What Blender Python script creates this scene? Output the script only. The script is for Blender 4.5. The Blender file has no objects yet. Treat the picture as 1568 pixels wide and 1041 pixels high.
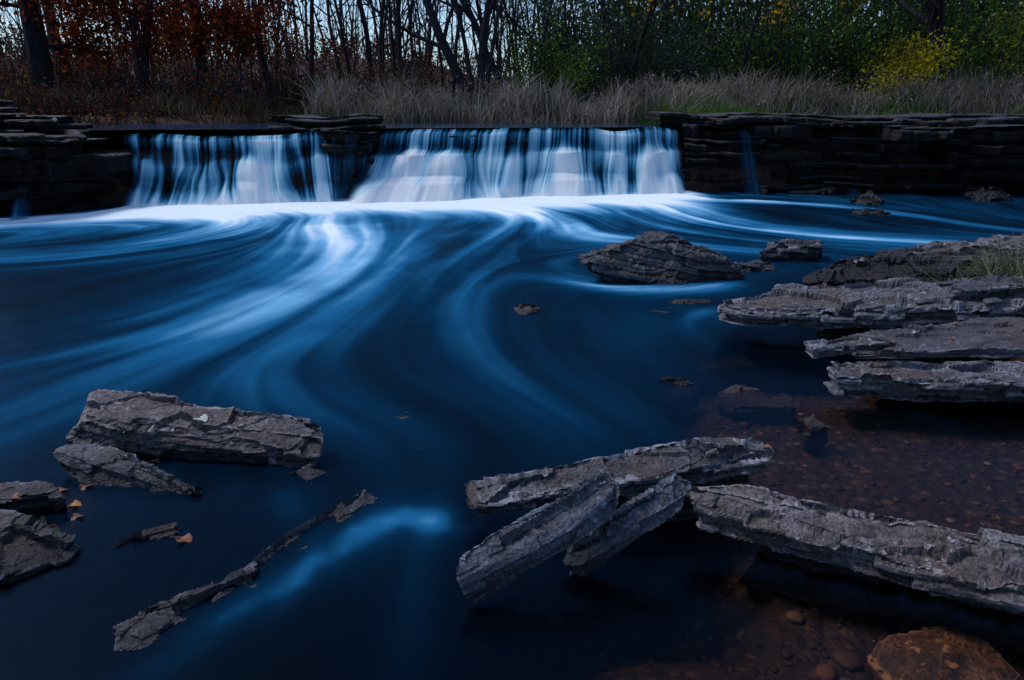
import bpy, bmesh, math, random
import numpy as np
from mathutils import Vector, noise, Matrix
random.seed(7); RNG=np.random.default_rng(7)
scene=bpy.context.scene
COL=bpy.context.collection
R_=math.radians

# ---------------------------------------------------------------- helpers
def smooth(a,b,x):
    t=np.clip((x-a)/(b-a),0,1); return t*t*(3-2*t)
_tabs={}
def vnoise(u,v,seed=0):
    if seed not in _tabs: _tabs[seed]=np.random.default_rng(seed+100).random((256,256))
    T=_tabs[seed]
    u=np.asarray(u,float); v=np.asarray(v,float)
    iu=np.floor(u).astype(int); iv=np.floor(v).astype(int)
    fu=u-iu; fv=v-iv; fu=fu*fu*(3-2*fu); fv=fv*fv*(3-2*fv)
    a=T[iu%256,iv%256]; b=T[(iu+1)%256,iv%256]; c=T[iu%256,(iv+1)%256]; d=T[(iu+1)%256,(iv+1)%256]
    return (a*(1-fu)+b*fu)*(1-fv)+(c*(1-fu)+d*fu)*fv
def fbm(u,v,seed=0,o=4):
    s=0;a=.5
    for k in range(o):
        s=s+a*(vnoise(u,v,seed+k)-.5)*2; u=u*2.03+5; v=v*2.03+9; a*=.5
    return s

def make_mesh(name,V,F,mat=None,cols=None,smooth_sh=False,attrs=None,parent=None,mats=None):
    V=np.asarray(V,dtype=np.float32); F=np.asarray(F,dtype=np.int32)
    me=bpy.data.meshes.new(name)
    me.vertices.add(len(V)); me.vertices.foreach_set('co',V.ravel())
    k=F.shape[1]
    me.loops.add(F.size); me.loops.foreach_set('vertex_index',F.ravel())
    me.polygons.add(len(F)); me.polygons.foreach_set('loop_start',np.arange(0,F.size,k,dtype=np.int32))
    try: me.polygons.foreach_set('loop_total',np.full(len(F),k,dtype=np.int32))
    except Exception: pass
    if smooth_sh: me.polygons.foreach_set('use_smooth',np.ones(len(F),dtype=bool))
    for m in (mats or ([mat] if mat else [])): me.materials.append(m)
    me.update(calc_edges=True)
    if cols is not None:
        a=me.color_attributes.new('tone','FLOAT_COLOR','POINT')
        c=np.ones((len(V),4),dtype=np.float32); c[:,:3]=cols; a.data.foreach_set('color',c.ravel())
    for kk,val in (attrs or {}).items():
        a=me.attributes.new(kk,'FLOAT','POINT'); a.data.foreach_set('value',np.asarray(val,dtype=np.float32).ravel())
    ob=bpy.data.objects.new(name,me); COL.objects.link(ob)
    if parent: ob.parent=parent
    return ob
def grid_faces(ny,nx):
    i=np.arange(ny*nx).reshape(ny,nx)
    return np.stack([i[:-1,:-1],i[:-1,1:],i[1:,1:],i[1:,:-1]],-1).reshape(-1,4)

# ---------------------------------------------------------------- node helpers
class M:
    def __init__(s,name):
        s.m=bpy.data.materials.new(name); s.m.use_nodes=True; s.t=s.m.node_tree; s.t.nodes.clear()
        s.out=s.n('ShaderNodeOutputMaterial')
    def n(s,t,**k):
        x=s.t.nodes.new(t)
        for a,b in k.items(): setattr(x,a,b)
        return x
    def l(s,a,b): s.t.links.new(a,b)
    def noise(s,scale,detail=6,rough=.6,vec=None,dist=0):
        x=s.n('ShaderNodeTexNoise'); x.inputs['Scale'].default_value=scale; x.inputs['Detail'].default_value=detail
        x.inputs['Roughness'].default_value=rough; x.inputs['Distortion'].default_value=dist
        if vec is not None: s.l(vec,x.inputs['Vector'])
        return x.outputs['Fac']
    def ramp(s,fac,stops):
        x=s.n('ShaderNodeValToRGB'); e=x.color_ramp.elements
        while len(e)<len(stops): e.new(.5)
        for i,(p,c) in enumerate(stops):
            e[i].position=p; e[i].color=(c[0],c[1],c[2],1) if hasattr(c,'__len__') else (c,c,c,1)
        s.l(fac,x.inputs['Fac']); return x.outputs['Color']
    def mixc(s,f,a,b,mode='MIX'):
        x=s.n('ShaderNodeMix',data_type='RGBA',blend_type=mode)
        for sock,val in ((x.inputs[0],f),(x.inputs[6],a),(x.inputs[7],b)):
            if isinstance(val,(int,float)): sock.default_value=val
            elif isinstance(val,tuple): sock.default_value=(*val,1)
            else: s.l(val,sock)
        return x.outputs[2]
    def math(s,op,a,b=None,clamp=False):
        x=s.n('ShaderNodeMath',operation=op); x.use_clamp=clamp
        for i,v in enumerate((a,b)):
            if v is None: continue
            if isinstance(v,(int,float)): x.inputs[i].default_value=v
            else: s.l(v,x.inputs[i])
        return x.outputs[0]
    def bump(s,h,strength,dist=.02):
        x=s.n('ShaderNodeBump'); x.inputs['Strength'].default_value=strength; x.inputs['Distance'].default_value=dist
        s.l(h,x.inputs['Height']); return x.outputs['Normal']
    def coord(s,kind='Object'): return s.n('ShaderNodeTexCoord').outputs[kind]
    def mapping(s,vec,scale=(1,1,1),rot=(0,0,0)):
        x=s.n('ShaderNodeMapping'); x.inputs['Scale'].default_value=scale; x.inputs['Rotation'].default_value=rot
        s.l(vec,x.inputs['Vector']); return x.outputs[0]
    def attr(s,name,out='Fac'):
        x=s.n('ShaderNodeAttribute'); x.attribute_name=name; return x.outputs[out]
    def bsdf(s,color,rough=.8,normal=None,spec=.4):
        x=s.n('ShaderNodeBsdfPrincipled')
        if isinstance(color,tuple): x.inputs['Base Color'].default_value=(*color,1)
        else: s.l(color,x.inputs['Base Color'])
        if isinstance(rough,(int,float)): x.inputs['Roughness'].default_value=rough
        else: s.l(rough,x.inputs['Roughness'])
        x.inputs['Specular IOR Level'].default_value=spec
        if normal is not None: s.l(normal,x.inputs['Normal'])
        return x.outputs[0]
    def finish(s,sh): s.l(sh,s.out.inputs['Surface']); return s.m

def rock_mat(name,light,dark,ang=0.0,wet_z=.07,tint=(.11,.072,.058),an=(4,6,12)):
    m=M(name); co=m.coord()
    st=m.mapping(co,an,(0,0,-ang))
    n1=m.noise(1.0,6,.66,st,.8); n2=m.noise(13,6,.72,co); n3=m.noise(75,4,.7,co); big=m.noise(3.0,2,.5,co)
    h=m.math('ADD',m.math('MULTIPLY',n1,.7),m.math('ADD',m.math('MULTIPLY',n2,.9),m.math('MULTIPLY',n3,.32)))
    c=m.ramp(n1,[(.34,dark),(.44,tuple(.4*a+.6*b for a,b in zip(light,dark))),(.54,tuple(.7*a+.3*b for a,b in zip(light,dark))),(.66,light)])
    c=m.mixc(m.ramp(n2,[(.42,0.0),(.60,.85)]),c,tuple(x*.20 for x in light))
    c=m.mixc(m.ramp(big,[(.46,0.0),(.66,.75)]),c,tint)
    c=m.mixc(m.ramp(n3,[(.38,.8),(.52,0.0)]),c,tuple(x*.5 for x in dark))
    lich=m.math('MULTIPLY',m.ramp(m.noise(28,3,.6,co),[(.60,0.0),(.66,.8)]),m.ramp(m.noise(5,2,.5,co),[(.48,0.0),(.58,1.0)]))
    c=m.mixc(lich,c,tuple(min(1,x*1.7) for x in light))
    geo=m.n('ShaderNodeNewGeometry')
    c=m.mixc(m.ramp(geo.outputs['Pointiness'],[(.38,.95),(.485,0.0)]),c,tuple(x*.3 for x in dark))  # concave spots darkened: crevice shade painted into the colour
    c=m.mixc(m.ramp(geo.outputs['Pointiness'],[(.515,0.0),(.60,.7)]),c,tuple(min(1,x*1.5) for x in light))  # convex edges lightened: edge highlights painted into the colour
    sp=m.n('ShaderNodeSeparateXYZ'); m.l(geo.outputs['Position'],sp.inputs[0])
    z=m.math('ADD',sp.outputs[2],m.math('MULTIPLY',m.math('SUBTRACT',n2,.5),.1))
    wet=m.ramp(m.math('MULTIPLY',m.math('SUBTRACT',z,wet_z-.05),9,True),[(0,1.0),(1,0.0)])
    c=m.mixc(wet,c,m.mixc(1.0,c,(.18,.18,.22),'MULTIPLY'))
    r=m.mixc(wet,(.6,.6,.6),(.28,.28,.28))
    return m.finish(m.bsdf(c,r,m.bump(h,1.0,.035),.45))

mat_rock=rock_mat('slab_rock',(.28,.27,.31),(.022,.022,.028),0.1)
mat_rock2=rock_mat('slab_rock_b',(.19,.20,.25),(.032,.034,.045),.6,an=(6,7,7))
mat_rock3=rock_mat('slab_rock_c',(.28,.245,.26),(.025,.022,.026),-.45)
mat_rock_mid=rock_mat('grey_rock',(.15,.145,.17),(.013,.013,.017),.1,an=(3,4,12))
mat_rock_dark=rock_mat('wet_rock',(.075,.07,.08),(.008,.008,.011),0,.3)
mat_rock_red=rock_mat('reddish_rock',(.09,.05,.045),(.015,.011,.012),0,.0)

def ledge_mat():
    m=M('ledge_stone'); co=m.coord()
    st=m.mapping(co,(2.0,2.0,13)); n1=m.noise(1.0,6,.7,st,1.0); n2=m.noise(6,6,.72,co); n3=m.noise(1.1,2,.5,co)
    c=m.ramp(n1,[(.35,(.003,.003,.004)),(.52,(.014,.011,.012)),(.70,(.055,.042,.038))])
    c=m.mixc(m.ramp(n3,[(.5,0.0),(.7,.5)]),c,(.035,.018,.012))
    c=m.mixc(m.ramp(n2,[(.4,.85),(.55,0.0)]),c,(.003,.003,.004))
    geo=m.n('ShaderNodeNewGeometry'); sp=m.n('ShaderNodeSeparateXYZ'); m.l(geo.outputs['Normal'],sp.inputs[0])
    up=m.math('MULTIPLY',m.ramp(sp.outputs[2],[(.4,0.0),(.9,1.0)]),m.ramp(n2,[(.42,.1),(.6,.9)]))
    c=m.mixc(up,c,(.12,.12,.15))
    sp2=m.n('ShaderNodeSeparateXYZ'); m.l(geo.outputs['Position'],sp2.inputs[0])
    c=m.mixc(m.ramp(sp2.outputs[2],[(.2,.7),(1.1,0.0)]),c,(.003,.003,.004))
    h=m.math('ADD',n1,m.math('MULTIPLY',n2,1.0))
    return m.finish(m.bsdf(c,.55,m.bump(h,1,.16),.3))
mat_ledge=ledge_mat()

# ---------------------------------------------------------------- layout of the stream
def baseY(x): return np.interp(x,[-14,-7.1,-6.4,-5.9,-4.4,-2.7,-.4,3.07,4.38,14],[9.0,9.5,9.9,10.66,10.96,11.25,11.59,12.49,12.69,12.9])
def crestY(x): return np.interp(x,[-14,-6.4,-5.9,-2.7,-2.5,3.2,4.4,14],[10.3,11.2,11.45,11.8,12.2,13.05,13.25,13.5])
ZR=1.17
def ground_h(x,y):
    deep=-.62
    lo=np.full_like(x,deep)
    rsh=smooth(.35,1.1,x-.12*(y-3))*smooth(5.2,3.4,y)
    lo=lo+(.50)*rsh
    lsh=smooth(-1.3,-1.9,x)*smooth(3.3,2.8,y); lo=lo+.40*lsh
    nsh=smooth(-.6,.45,x)*smooth(2.3,1.6,y); lo=np.maximum(lo,deep+.47*nsh)
    lo=np.maximum(lo,deep+.4*smooth(7,8.5,x))
    rb=smooth(2.75,3.6,x-.10*np.abs(y-4.2))*smooth(7.4,6.2,y)*smooth(1.8,3.0,y)
    lo=lo+.72*rb+ .12*smooth(4,9,x)*rb
    far_r=smooth(9.5,11.5,x); lo=np.maximum(lo,-.6+1.7*far_r)
    lb=smooth(-8.3,-10,x); lo=np.maximum(lo,-.6+1.7*lb)
    lo=lo+.02*fbm(x*3,y*3,5)
    up=np.full_like(x,.85)
    bank=smooth(16.6,18.0,y+.4*fbm(x*.7,y*0,9)+ .8*smooth(-5,-8,x)*1.5)
    up=up+.50*bank
    up=np.maximum(up, .85+.50*smooth(-8.2,-9.6,x))
    up=np.maximum(up, .85+.50*smooth(11,13,x))
    hill=np.clip(y-18.5,0,None)
    up=up+ .085*np.clip(hill,0,28)*smooth(4,-8,x) + .03*np.clip(hill,0,25)
    up=up+.12*fbm(x*.5,y*.5,3)*smooth(18,20,y)
    cy=(crestY(x)+.15)
    k=smooth(cy-.35,cy,y)
    return lo*(1-k)+up*k
xs=np.unique(np.concatenate([np.linspace(-150,-30,13),np.linspace(-30,-8,45),np.linspace(-8,-3,84),np.linspace(-3,4.5,300),np.linspace(4.5,12,80),np.linspace(12,30,37),np.linspace(30,150,13)]))
ys=np.unique(np.concatenate([np.linspace(-150,-10,15),np.linspace(-10,.5,30),np.linspace(.5,6,220),np.linspace(6,19,150),np.linspace(19,60,60),np.linspace(60,300,20)]))
X,Y=np.meshgrid(xs,ys)
Z=ground_h(X,Y)
gm=M('ground'); co=gm.coord()
vor=gm.n('ShaderNodeTexVoronoi'); vor.inputs['Scale'].default_value=19; gm.l(gm.mapping(co,(1,1.15,1)),vor.inputs['Vector'])
vor2=gm.n('ShaderNodeTexVoronoi'); vor2.inputs['Scale'].default_value=52; gm.l(co,vor2.inputs['Vector'])
sepc=gm.n('ShaderNodeSeparateColor'); gm.l(vor.outputs['Color'],sepc.inputs[0])
pc=gm.ramp(sepc.outputs[0],[(0,(.022,.015,.011)),(.45,(.048,.027,.017)),(.75,(.085,.045,.026)),(.95,(.13,.095,.07))])
pc=gm.mixc(gm.ramp(vor.outputs['Distance'],[(.30,0.0),(.58,.9)]),pc,(.014,.010,.009))
pc=gm.mixc(gm.ramp(gm.noise(3.5,6,.65,co),[(.38,.1),(.60,.9)]),pc,(.022,.014,.010))
litter=gm.ramp(gm.noise(7,8,.7,co),[(.3,(.010,.006,.005)),(.5,(.035,.014,.009)),(.62,(.07,.022,.010)),(.8,(.035,.035,.013))])
g2=gm.n('ShaderNodeNewGeometry'); sp=gm.n('ShaderNodeSeparateXYZ'); gm.l(g2.outputs['Position'],sp.inputs[0])
gc=gm.mixc(gm.math('MULTIPLY',gm.math('SUBTRACT',sp.outputs[2],.02),8,True),pc,litter)
hh=gm.math('ADD',gm.math('MULTIPLY',vor.outputs['Distance'],-.8),gm.math('MULTIPLY',vor2.outputs['Distance'],-.3))
mat_ground=gm.finish(gm.bsdf(gc,.75,gm.bump(hh,.8,.03),.3))
make_mesh('ground',np.stack([X,Y,Z],-1).reshape(-1,3),grid_faces(len(ys),len(xs)),mat_ground,smooth_sh=True)

# ---------------------------------------------------------------- stream flow (foam carried along streamlines)
G=[ # pts, strength, width
([(-4.72,10.96),(-3.40,9.81),(-2.31,8.48),(-1.93,7.28),(-1.88,6.10),(-2.04,5.05),(-2.26,4.16),(-2.49,3.51),(-2.8,3.0)],.37,.56),
([(-2.16,10.12),(-1.74,8.04),(-1.58,6.36),(-1.73,5.05),(-1.96,4.16),(-2.20,3.51),(-2.37,3.10)],.14,.45),
([(-8.3,9.0),(-7.12,9.45),(-6.11,9.95),(-4.81,10.4),(-3.16,10.8),(-1.94,10.95),(-.37,11.2),(1.27,11.5),(2.95,12.0)],.80,.45),
([(-.25,11.19),(.60,9.6),(.98,8.6),(1.69,8.1),(2.8,7.7)],.55,.34),
([(2.2,11.7),(2.75,9.5),(3.80,8.5),(5.2,8.0),(8,7.4)],.52,.18),
([(1.6,11.6),(2.0,9.5),(2.9,8.2),(4.3,7.5),(6,7.1)],.38,.2),
([(3.13,12.02),(5.11,11.3),(5.93,10.12),(6.66,8.87),(9,8)],.40,.16),
([(2.17,6.15),(1.54,5.82),(.86,5.9),(.48,6.4),(.42,6.95),(.86,7.6)],.42,.15),
([(-.39,9.23),(-1.02,7.28),(-1.25,5.64),(-1.27,4.42),(-.91,3.61),(-.45,3.18)],.13,.34),
([(-1.35,4.72),(-1.62,3.92),(-1.27,3.34),(-.69,2.89),(-.45,2.53),(-.40,2.31)],.10,.2),
([(.32,9.23),(-.30,6.95),(-.54,5.23),(-.27,4.16),(.06,3.51),(.39,3.18)],.11,.30),
([(.50,5.23),(.49,4.16),(.64,3.51),(.71,3.10)],.05,.2),
([(-.16,2.29),(-.28,2.26),(-.42,2.29),(-.57,2.18),(-.72,1.93),(-.90,1.72),(-.99,1.54),(-1.15,1.28)],.44,.065),
([(1.70,5.23),(1.36,4.95),(1.30,4.6),(1.42,3.92)],.24,.17),
([(-1.81,5.86),(-2.29,4.72),(-2.76,4.29),(-3.4,3.92)],.16,.40),
([(-3.03,9.51),(-3.75,8.04),(-4.47,7.28),(-5.5,6.9),(-8,6.6)],.24,.45),
([(1.86,4.42),(2.06,3.51),(2.32,2.76),(2.6,2)],.03,.08),
([(-.44,2.31),(-.35,2.0),(-.30,1.6),(-.3,1.2)],.09,.12),
([(-1.0,2.5),(-.86,2.35),(-.8,2.2)],.14,.06),
]
def resample(p,step=.06):
    p=np.array(p,float)
    P=np.vstack([2*p[0]-p[1],p,2*p[-1]-p[-2]]); out=[]
    for i in range(1,len(P)-2):
        n=max(2,int(np.linalg.norm(P[i+1]-P[i])/step)); t=np.linspace(0,1,n,endpoint=False)[:,None]
        a,b,c,d=P[i-1],P[i],P[i+1],P[i+2]
        out.append(.5*((2*b)+(-a+c)*t+(2*a-5*b+4*c-d)*t**2+(-a+3*b-3*c+d)*t**3))
    return np.vstack(out)
def resample_lin(p,step):
    p=np.array(p,float); L=np.r_[0,np.cumsum(np.linalg.norm(np.diff(p,axis=0),axis=1))]
    s=np.arange(0,L[-1],step); q=np.stack([np.interp(s,L,p[:,0]),np.interp(s,L,p[:,1])],1)
    k=np.ones(9)/9
    for c in (0,1): q[4:-4,c]=np.convolve(q[:,c],k,'valid')
    return q
gx0,gx1,gy0,gy1=-9,10,.4,13.2
dc=.06
cx=np.arange(gx0,gx1,dc); cyy=np.arange(gy0,gy1,dc); CX,CY=np.meshgrid(cx,cyy)
VX=np.full_like(CX,-.02); VY=np.full_like(CY,-.05); Dmin=[]
for pts,I,w in G:
    q=resample(pts,.08); tg=np.gradient(q,axis=0); tg/=np.linalg.norm(tg,axis=1)[:,None]
    best=np.full(CX.shape,1e9); bi=np.zeros(CX.shape,int)
    for i,(a,b) in enumerate(q):
        d=(CX-a)**2+(CY-b)**2; mk=d<best; best[mk]=d[mk]; bi[mk]=i
    wt=np.exp(-best/(2*.45*.45))+.02/(.3+best)
    VX+=wt*tg[bi,0]; VY+=wt*tg[bi,1]
    u=bi/len(q); env=smooth(-.02,.14,u)*(1-.8*smooth(.4,1,u)) if I<.75 else 1
    Dmin.append((best,env))
vl=np.sqrt(VX**2+VY**2)+1e-6; VX/=vl; VY/=vl
df=.025
fx=np.arange(gx0,gx1,df); fy=np.arange(gy0,gy1,df); FX,FY=np.meshgrid(fx,fy)
def samp(A,x,y,h):
    u=np.clip((x-gx0)/h,0,A.shape[1]-1.001); v=np.clip((y-gy0)/h,0,A.shape[0]-1.001)
    i=u.astype(int); j=v.astype(int); a=u-i; b=v-j
    return (A[j,i]*(1-a)+A[j,i+1]*a)*(1-b)+(A[j+1,i]*(1-a)+A[j+1,i+1]*a)*b
ns=.55*vnoise(FX*7,FY*7,31)+.45*vnoise(FX*17,FY*17,33)
ns2=vnoise(FX*2.6,FY*2.6,35)
acc=ns.copy(); acc2=ns2.copy(); cnt=1
for sgn in (1,-1):
    px=FX.copy(); py=FY.copy()
    for k in range(34):
        vx=samp(VX,px,py,dc); vy=samp(VY,px,py,dc)
        px+=sgn*vx*.045; py+=sgn*vy*.045
        acc+=samp(ns,px,py,df); acc2+=samp(ns2,px,py,df); cnt+=1
lic=acc/cnt; lic=(lic-lic.mean())/lic.std(); lic2=acc2/cnt; lic2=(lic2-lic2.mean())/lic2.std()
L=np.clip(.5+.15*lic+.18*lic2,0,1.3)
foam=np.zeros_like(FX)
for (pts,I,w),(b,env) in zip(G,Dmin):
    bb=samp(np.sqrt(b),FX,FY,dc); ee=samp(env*np.ones_like(b),FX,FY,dc)
    k=np.exp(-(bb/w)**2)*.75+.4*np.exp(-(bb/(w*2.4))**2)
    foam+=I*k*ee*(.47+.82*L)
shal=smooth(.5,1.4,FX-.12*(FY-3))*smooth(5.3,4.4,FY)
body=smooth(9.5,8,np.abs(FX))*smooth(1.6,3.4,FY-0.15*FX)*(1-.9*shal)
foam+=body*(.045+.14*L)+.02*smooth(.6,-.2,FX)*(1-body)
foam+=.10*L*smooth(6.5,9,FY)
dB=baseY(FX)-FY
inf=smooth(-6.4,-5.5,FX)*smooth(3.8,2.9,FX)
vary=.55+.85*vnoise(FX*1.3,FY*.3,91)
foam+=inf*vary*(1.0*np.exp(-np.clip(dB-.0,0,None)/.55)+.5*np.exp(-np.clip(dB,0,None)/1.5)*L)
foam*=1-.6*smooth(-2.6,-4.5,FX)*smooth(7.0,6.0,FY)*smooth(3.9,4.8,FY)
foam=np.clip(foam,0,1.25)
wx=np.concatenate([np.arange(-20,gx0,.5),fx,np.arange(gx1+.1,20,.5)]); wy=np.concatenate([np.arange(-20,gy0,.4),fy])
WX,WY=np.meshgrid(wx,wy)
ix=np.clip(np.round((wx-gx0)/df).astype(int),0,len(fx)-1); iy=np.clip(np.round((wy-gy0)/df).astype(int),0,len(fy)-1)
Ff=foam[np.ix_(iy,ix)]; Dd=-ground_h(WX,WY)
WZ=.006*fbm(WX*2,WY*2,50)+.08*np.clip(Ff-.5,0,1)*smooth(7,11,WY)
wm=M('water'); co=wm.coord()
fa=wm.attr('foam'); da=wm.attr('depth')
tint=wm.ramp(da,[(.05,(.88,.78,.72)),(.18,(.68,.56,.50)),(.40,(.06,.09,.12)),(.62,(.008,.022,.038))])
tr=wm.n('ShaderNodeBsdfTransparent'); wm.l(tint,tr.inputs[0])
gl=wm.n('ShaderNodeBsdfGlossy'); gl.inputs['Roughness'].default_value=.24; gl.inputs[0].default_value=(.30,.55,.85,1)
nb=wm.bump(wm.noise(5,3,.5,co),.12,.03); wm.l(nb,gl.inputs['Normal'])
fr=wm.n('ShaderNodeFresnel'); fr.inputs[0].default_value=1.33
m1=wm.n('ShaderNodeMixShader'); wm.l(wm.math('MULTIPLY',fr.outputs[0],.55),m1.inputs[0]); wm.l(tr.outputs[0],m1.inputs[1]); wm.l(gl.outputs[0],m1.inputs[2])
fcol=wm.ramp(fa,[(0,(.001,.010,.028)),(.2,(.002,.044,.105)),(.42,(.014,.14,.30)),(.7,(.17,.43,.66)),(1,(.80,.90,.95))])
di=wm.n('ShaderNodeBsdfDiffuse'); wm.l(fcol,di.inputs[0])
m2=wm.n('ShaderNodeMixShader'); wm.l(wm.ramp(fa,[(0,0.0),(.10,.30),(.35,.85),(.7,1.0)]),m2.inputs[0]); wm.l(m1.outputs[0],m2.inputs[1]); wm.l(di.outputs[0],m2.inputs[2])
mat_water=wm.finish(m2.outputs[0])
make_mesh('stream_water',np.stack([WX,WY,WZ],-1).reshape(-1,3),grid_faces(len(wy),len(wx)),mat_water,smooth_sh=True,attrs={'foam':Ff,'depth':Dd})

um=M('river_water'); co=um.coord()
gb=um.bsdf((.008,.03,.07),.12,um.bump(um.noise(4,3,.5,um.mapping(co,(1,3,1))),.25,.04),.5)
mat_up=um.finish(gb)
ux=np.linspace(-9.5,14,180)
vv=np.linspace(0,1,20); UX,UV=np.meshgrid(ux,vv); UY=crestY(UX)+.1+(18.6-crestY(UX))*UV
make_mesh('river_water',np.stack([UX,UY,np.full_like(UX,ZR)+.004*fbm(UX*3,UY*3,4)],-1).reshape(-1,3),grid_faces(20,180),mat_up,smooth_sh=True)

# ---------------------------------------------------------------- falls
fm=M('falling_water'); fa=fm.attr('foam')
fcol=fm.ramp(fa,[(0,(.003,.035,.08)),(.28,(.012,.10,.20)),(.48,(.08,.30,.47)),(.74,(.48,.73,.86)),(1,(.94,.97,.98))])
d1=fm.n('ShaderNodeBsdfDiffuse'); fm.l(fcol,d1.inputs[0]); d2=fm.n('ShaderNodeBsdfTranslucent'); fm.l(fcol,d2.inputs[0])
mx=fm.n('ShaderNodeMixShader'); mx.inputs[0].default_value=.22; fm.l(d1.outputs[0],mx.inputs[1]); fm.l(d2.outputs[0],mx.inputs[2])
tr=fm.n('ShaderNodeBsdfTransparent'); mx2=fm.n('ShaderNodeMixShader')
fm.l(fm.attr('cover'),mx2.inputs[0]); fm.l(tr.outputs[0],mx2.inputs[1]); fm.l(mx.outputs[0],mx2.inputs[2])
mat_fall=fm.finish(mx2.outputs[0])
def fall(name,xt0,xt1,xb0,xb1,seed,lobes,n=900,m=130,off=0.0,dens_mul=1.0,dens_add=0.0):
    # lobes: (x, t0, w0, w1, strength, bulge): water striking a step and fanning out from there
    s,t=np.meshgrid(np.linspace(0,1,n),np.linspace(0,1,m))
    xt=xt0+(xt1-xt0)*s; xb=xb0+(xb1-xb0)*s
    # the rock steps sit at different heights along the fall
    tw=np.clip(t+.22*(vnoise(xt*1.4,0*xt,seed+20)-.5)*np.sin(np.pi*t)+.10*(vnoise(xt*4,0*xt,seed+21)-.5)*np.sin(np.pi*t),0,1)
    tt=[0,.08,.15,.30,.40,.60,.70,1]
    o1=np.interp(tw,tt,[-.25,0,.10,.18,.38,.50,.72,1.0]); z1=np.interp(tw,tt,[0,.01,.06,.28,.36,.64,.74,1.02])
    o2=np.interp(tw,tt,[-.25,0,.18,.30,.42,.60,.72,.95]); z2=np.interp(tw,tt,[0,.02,.09,.28,.42,.66,.78,1.02])
    w=smooth(.35,.65,vnoise(xt*1.3,0*xt,seed)); o=o1*w+o2*(1-w); zf=z1*w+z2*(1-w)
    yc=crestY(xt)+.25*(vnoise(xt*1.1,0*xt,seed+15)-.5); yb=baseY(xb)+.05+.2*(vnoise(xt*2.5,0*xt,seed+1)-.5)
    x=xt+(xb-xt)*np.clip(o,0,1); y=yc+(yb-yc)*o-off
    y-= .09*(vnoise(xt*4,t*1.5,seed+2)-.5)*smooth(.1,.3,t)+.03*(vnoise(xt*13,t*1.0,seed+3)-.5)*smooth(.05,.2,t)
    zc=ZR-.01+.09*(vnoise(xt*1.6,0*xt,seed+5)-.65) - .05*smooth(-2.5,-4,xt)
    z=zc*(1-zf)+.004
    B=np.zeros_like(x); fan=np.zeros_like(x)
    for (xc,t0,w0,w1,I,am) in lobes:
        u=np.clip((t-t0)/(1-t0),0,1); wd=w0*.55+(w1+w0*.45)*u**.8
        g=np.exp(-np.abs((xt-xc)/wd)**2.2); h=smooth(t0-.10,t0+.22,t)
        y-=.7*am*g*h; B=np.maximum(B,I*g*h)
        fan+=g*h*(xt-xc)*(1-w0*.55/wd)
    xw=xt+.06*(vnoise(xt*2.2,t*2.0,seed+12)-.5)*t-fan
    st=.34*(vnoise(xw*6,t*1.3,seed+6)-.5)+.42*(vnoise(xw*14,t*.9,seed+7)-.5)+.30*(vnoise(xw*30,t*.7,seed+8)-.5)+.16*(vnoise(xw*60,t*.7,seed+9)-.5)
    big=vnoise(xt*1.7,t*1.6,seed+10)-.5
    prof=np.interp(tw,[0,.08,.16,.26,.34,.42,.58,.66,.76,.87,.95,1],[.22,.32,.54,.32,.34,.52,.32,.30,.46,.56,.92,1.1])
    d=prof+dens_add+1.15*st*(1-.65*smooth(.88,1,t))+.65*big*(1-.8*smooth(.8,1,t))+.60*B
    d*=dens_mul
    edge=smooth(0,.04,s)*smooth(1,.97,s) if n>200 else smooth(0,.3,s)*smooth(1,.7,s)
    cover=smooth(.04,.52,d)*edge
    cover*=1-.6*smooth(.92,1.0,t)
    cover*=smooth(0,.05,t)
    return make_mesh(name,np.stack([x,y,z],-1).reshape(-1,3),grid_faces(m,n),mat_fall,smooth_sh=True,attrs={'foam':np.clip(d*(.6+.4*edge),0,1.1),'cover':cover})
wf=bpy.data.objects.new('waterfall',None); COL.objects.link(wf)
a=fall('curtain',-6.15,-2.98,-6.0,-2.85,200,[(-5.75,.38,.12,.25,.6,.1),(-5.35,.12,.12,.15,.5,.05),(-4.95,.30,.16,.42,1.0,.22),(-4.3,.35,.16,.40,1.0,.22),(-3.7,.2,.12,.2,.4,.1),(-3.2,.2,.10,.12,.3,.06)]); a.parent=wf
wf2=bpy.data.objects.new('waterfall.001',None); COL.objects.link(wf2)
a=fall('curtain_main',-2.25,3.05,-2.75,3.2,300,[(-2.05,.30,.12,.40,.6,.2),(-1.65,.28,.18,.50,1.05,.35),(-.95,.35,.16,.60,1.05,.28),(-.35,.2,.10,.10,.35,.05),(.1,.30,.12,.16,.65,.12),(.98,.25,.14,.32,1.0,.15),(1.4,.45,.10,.2,.6,.1),(1.85,.22,.12,.22,.7,.12),(2.45,.22,.18,.35,1.1,.2),(2.85,.4,.08,.12,.6,.1)],n=1500); a.parent=wf2
a=fall('side_trickle',3.95,4.3,4.1,4.6,420,[],n=80,dens_mul=.32,off=.3); a.parent=wf2
a=fall('side_trickle',5.9,6.2,5.9,6.3,430,[],n=80,dens_mul=.3,off=.42); a.parent=wf2
a=fall('thin_trickle',-2.95,-2.25,-2.9,-2.6,440,[],n=220,dens_mul=.42,off=.1); a.parent=wf2
a=fall('left_trickle',-7.5,-7.2,-6.95,-6.75,460,[],n=60,dens_mul=.4,off=.2); a.parent=wf

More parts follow.
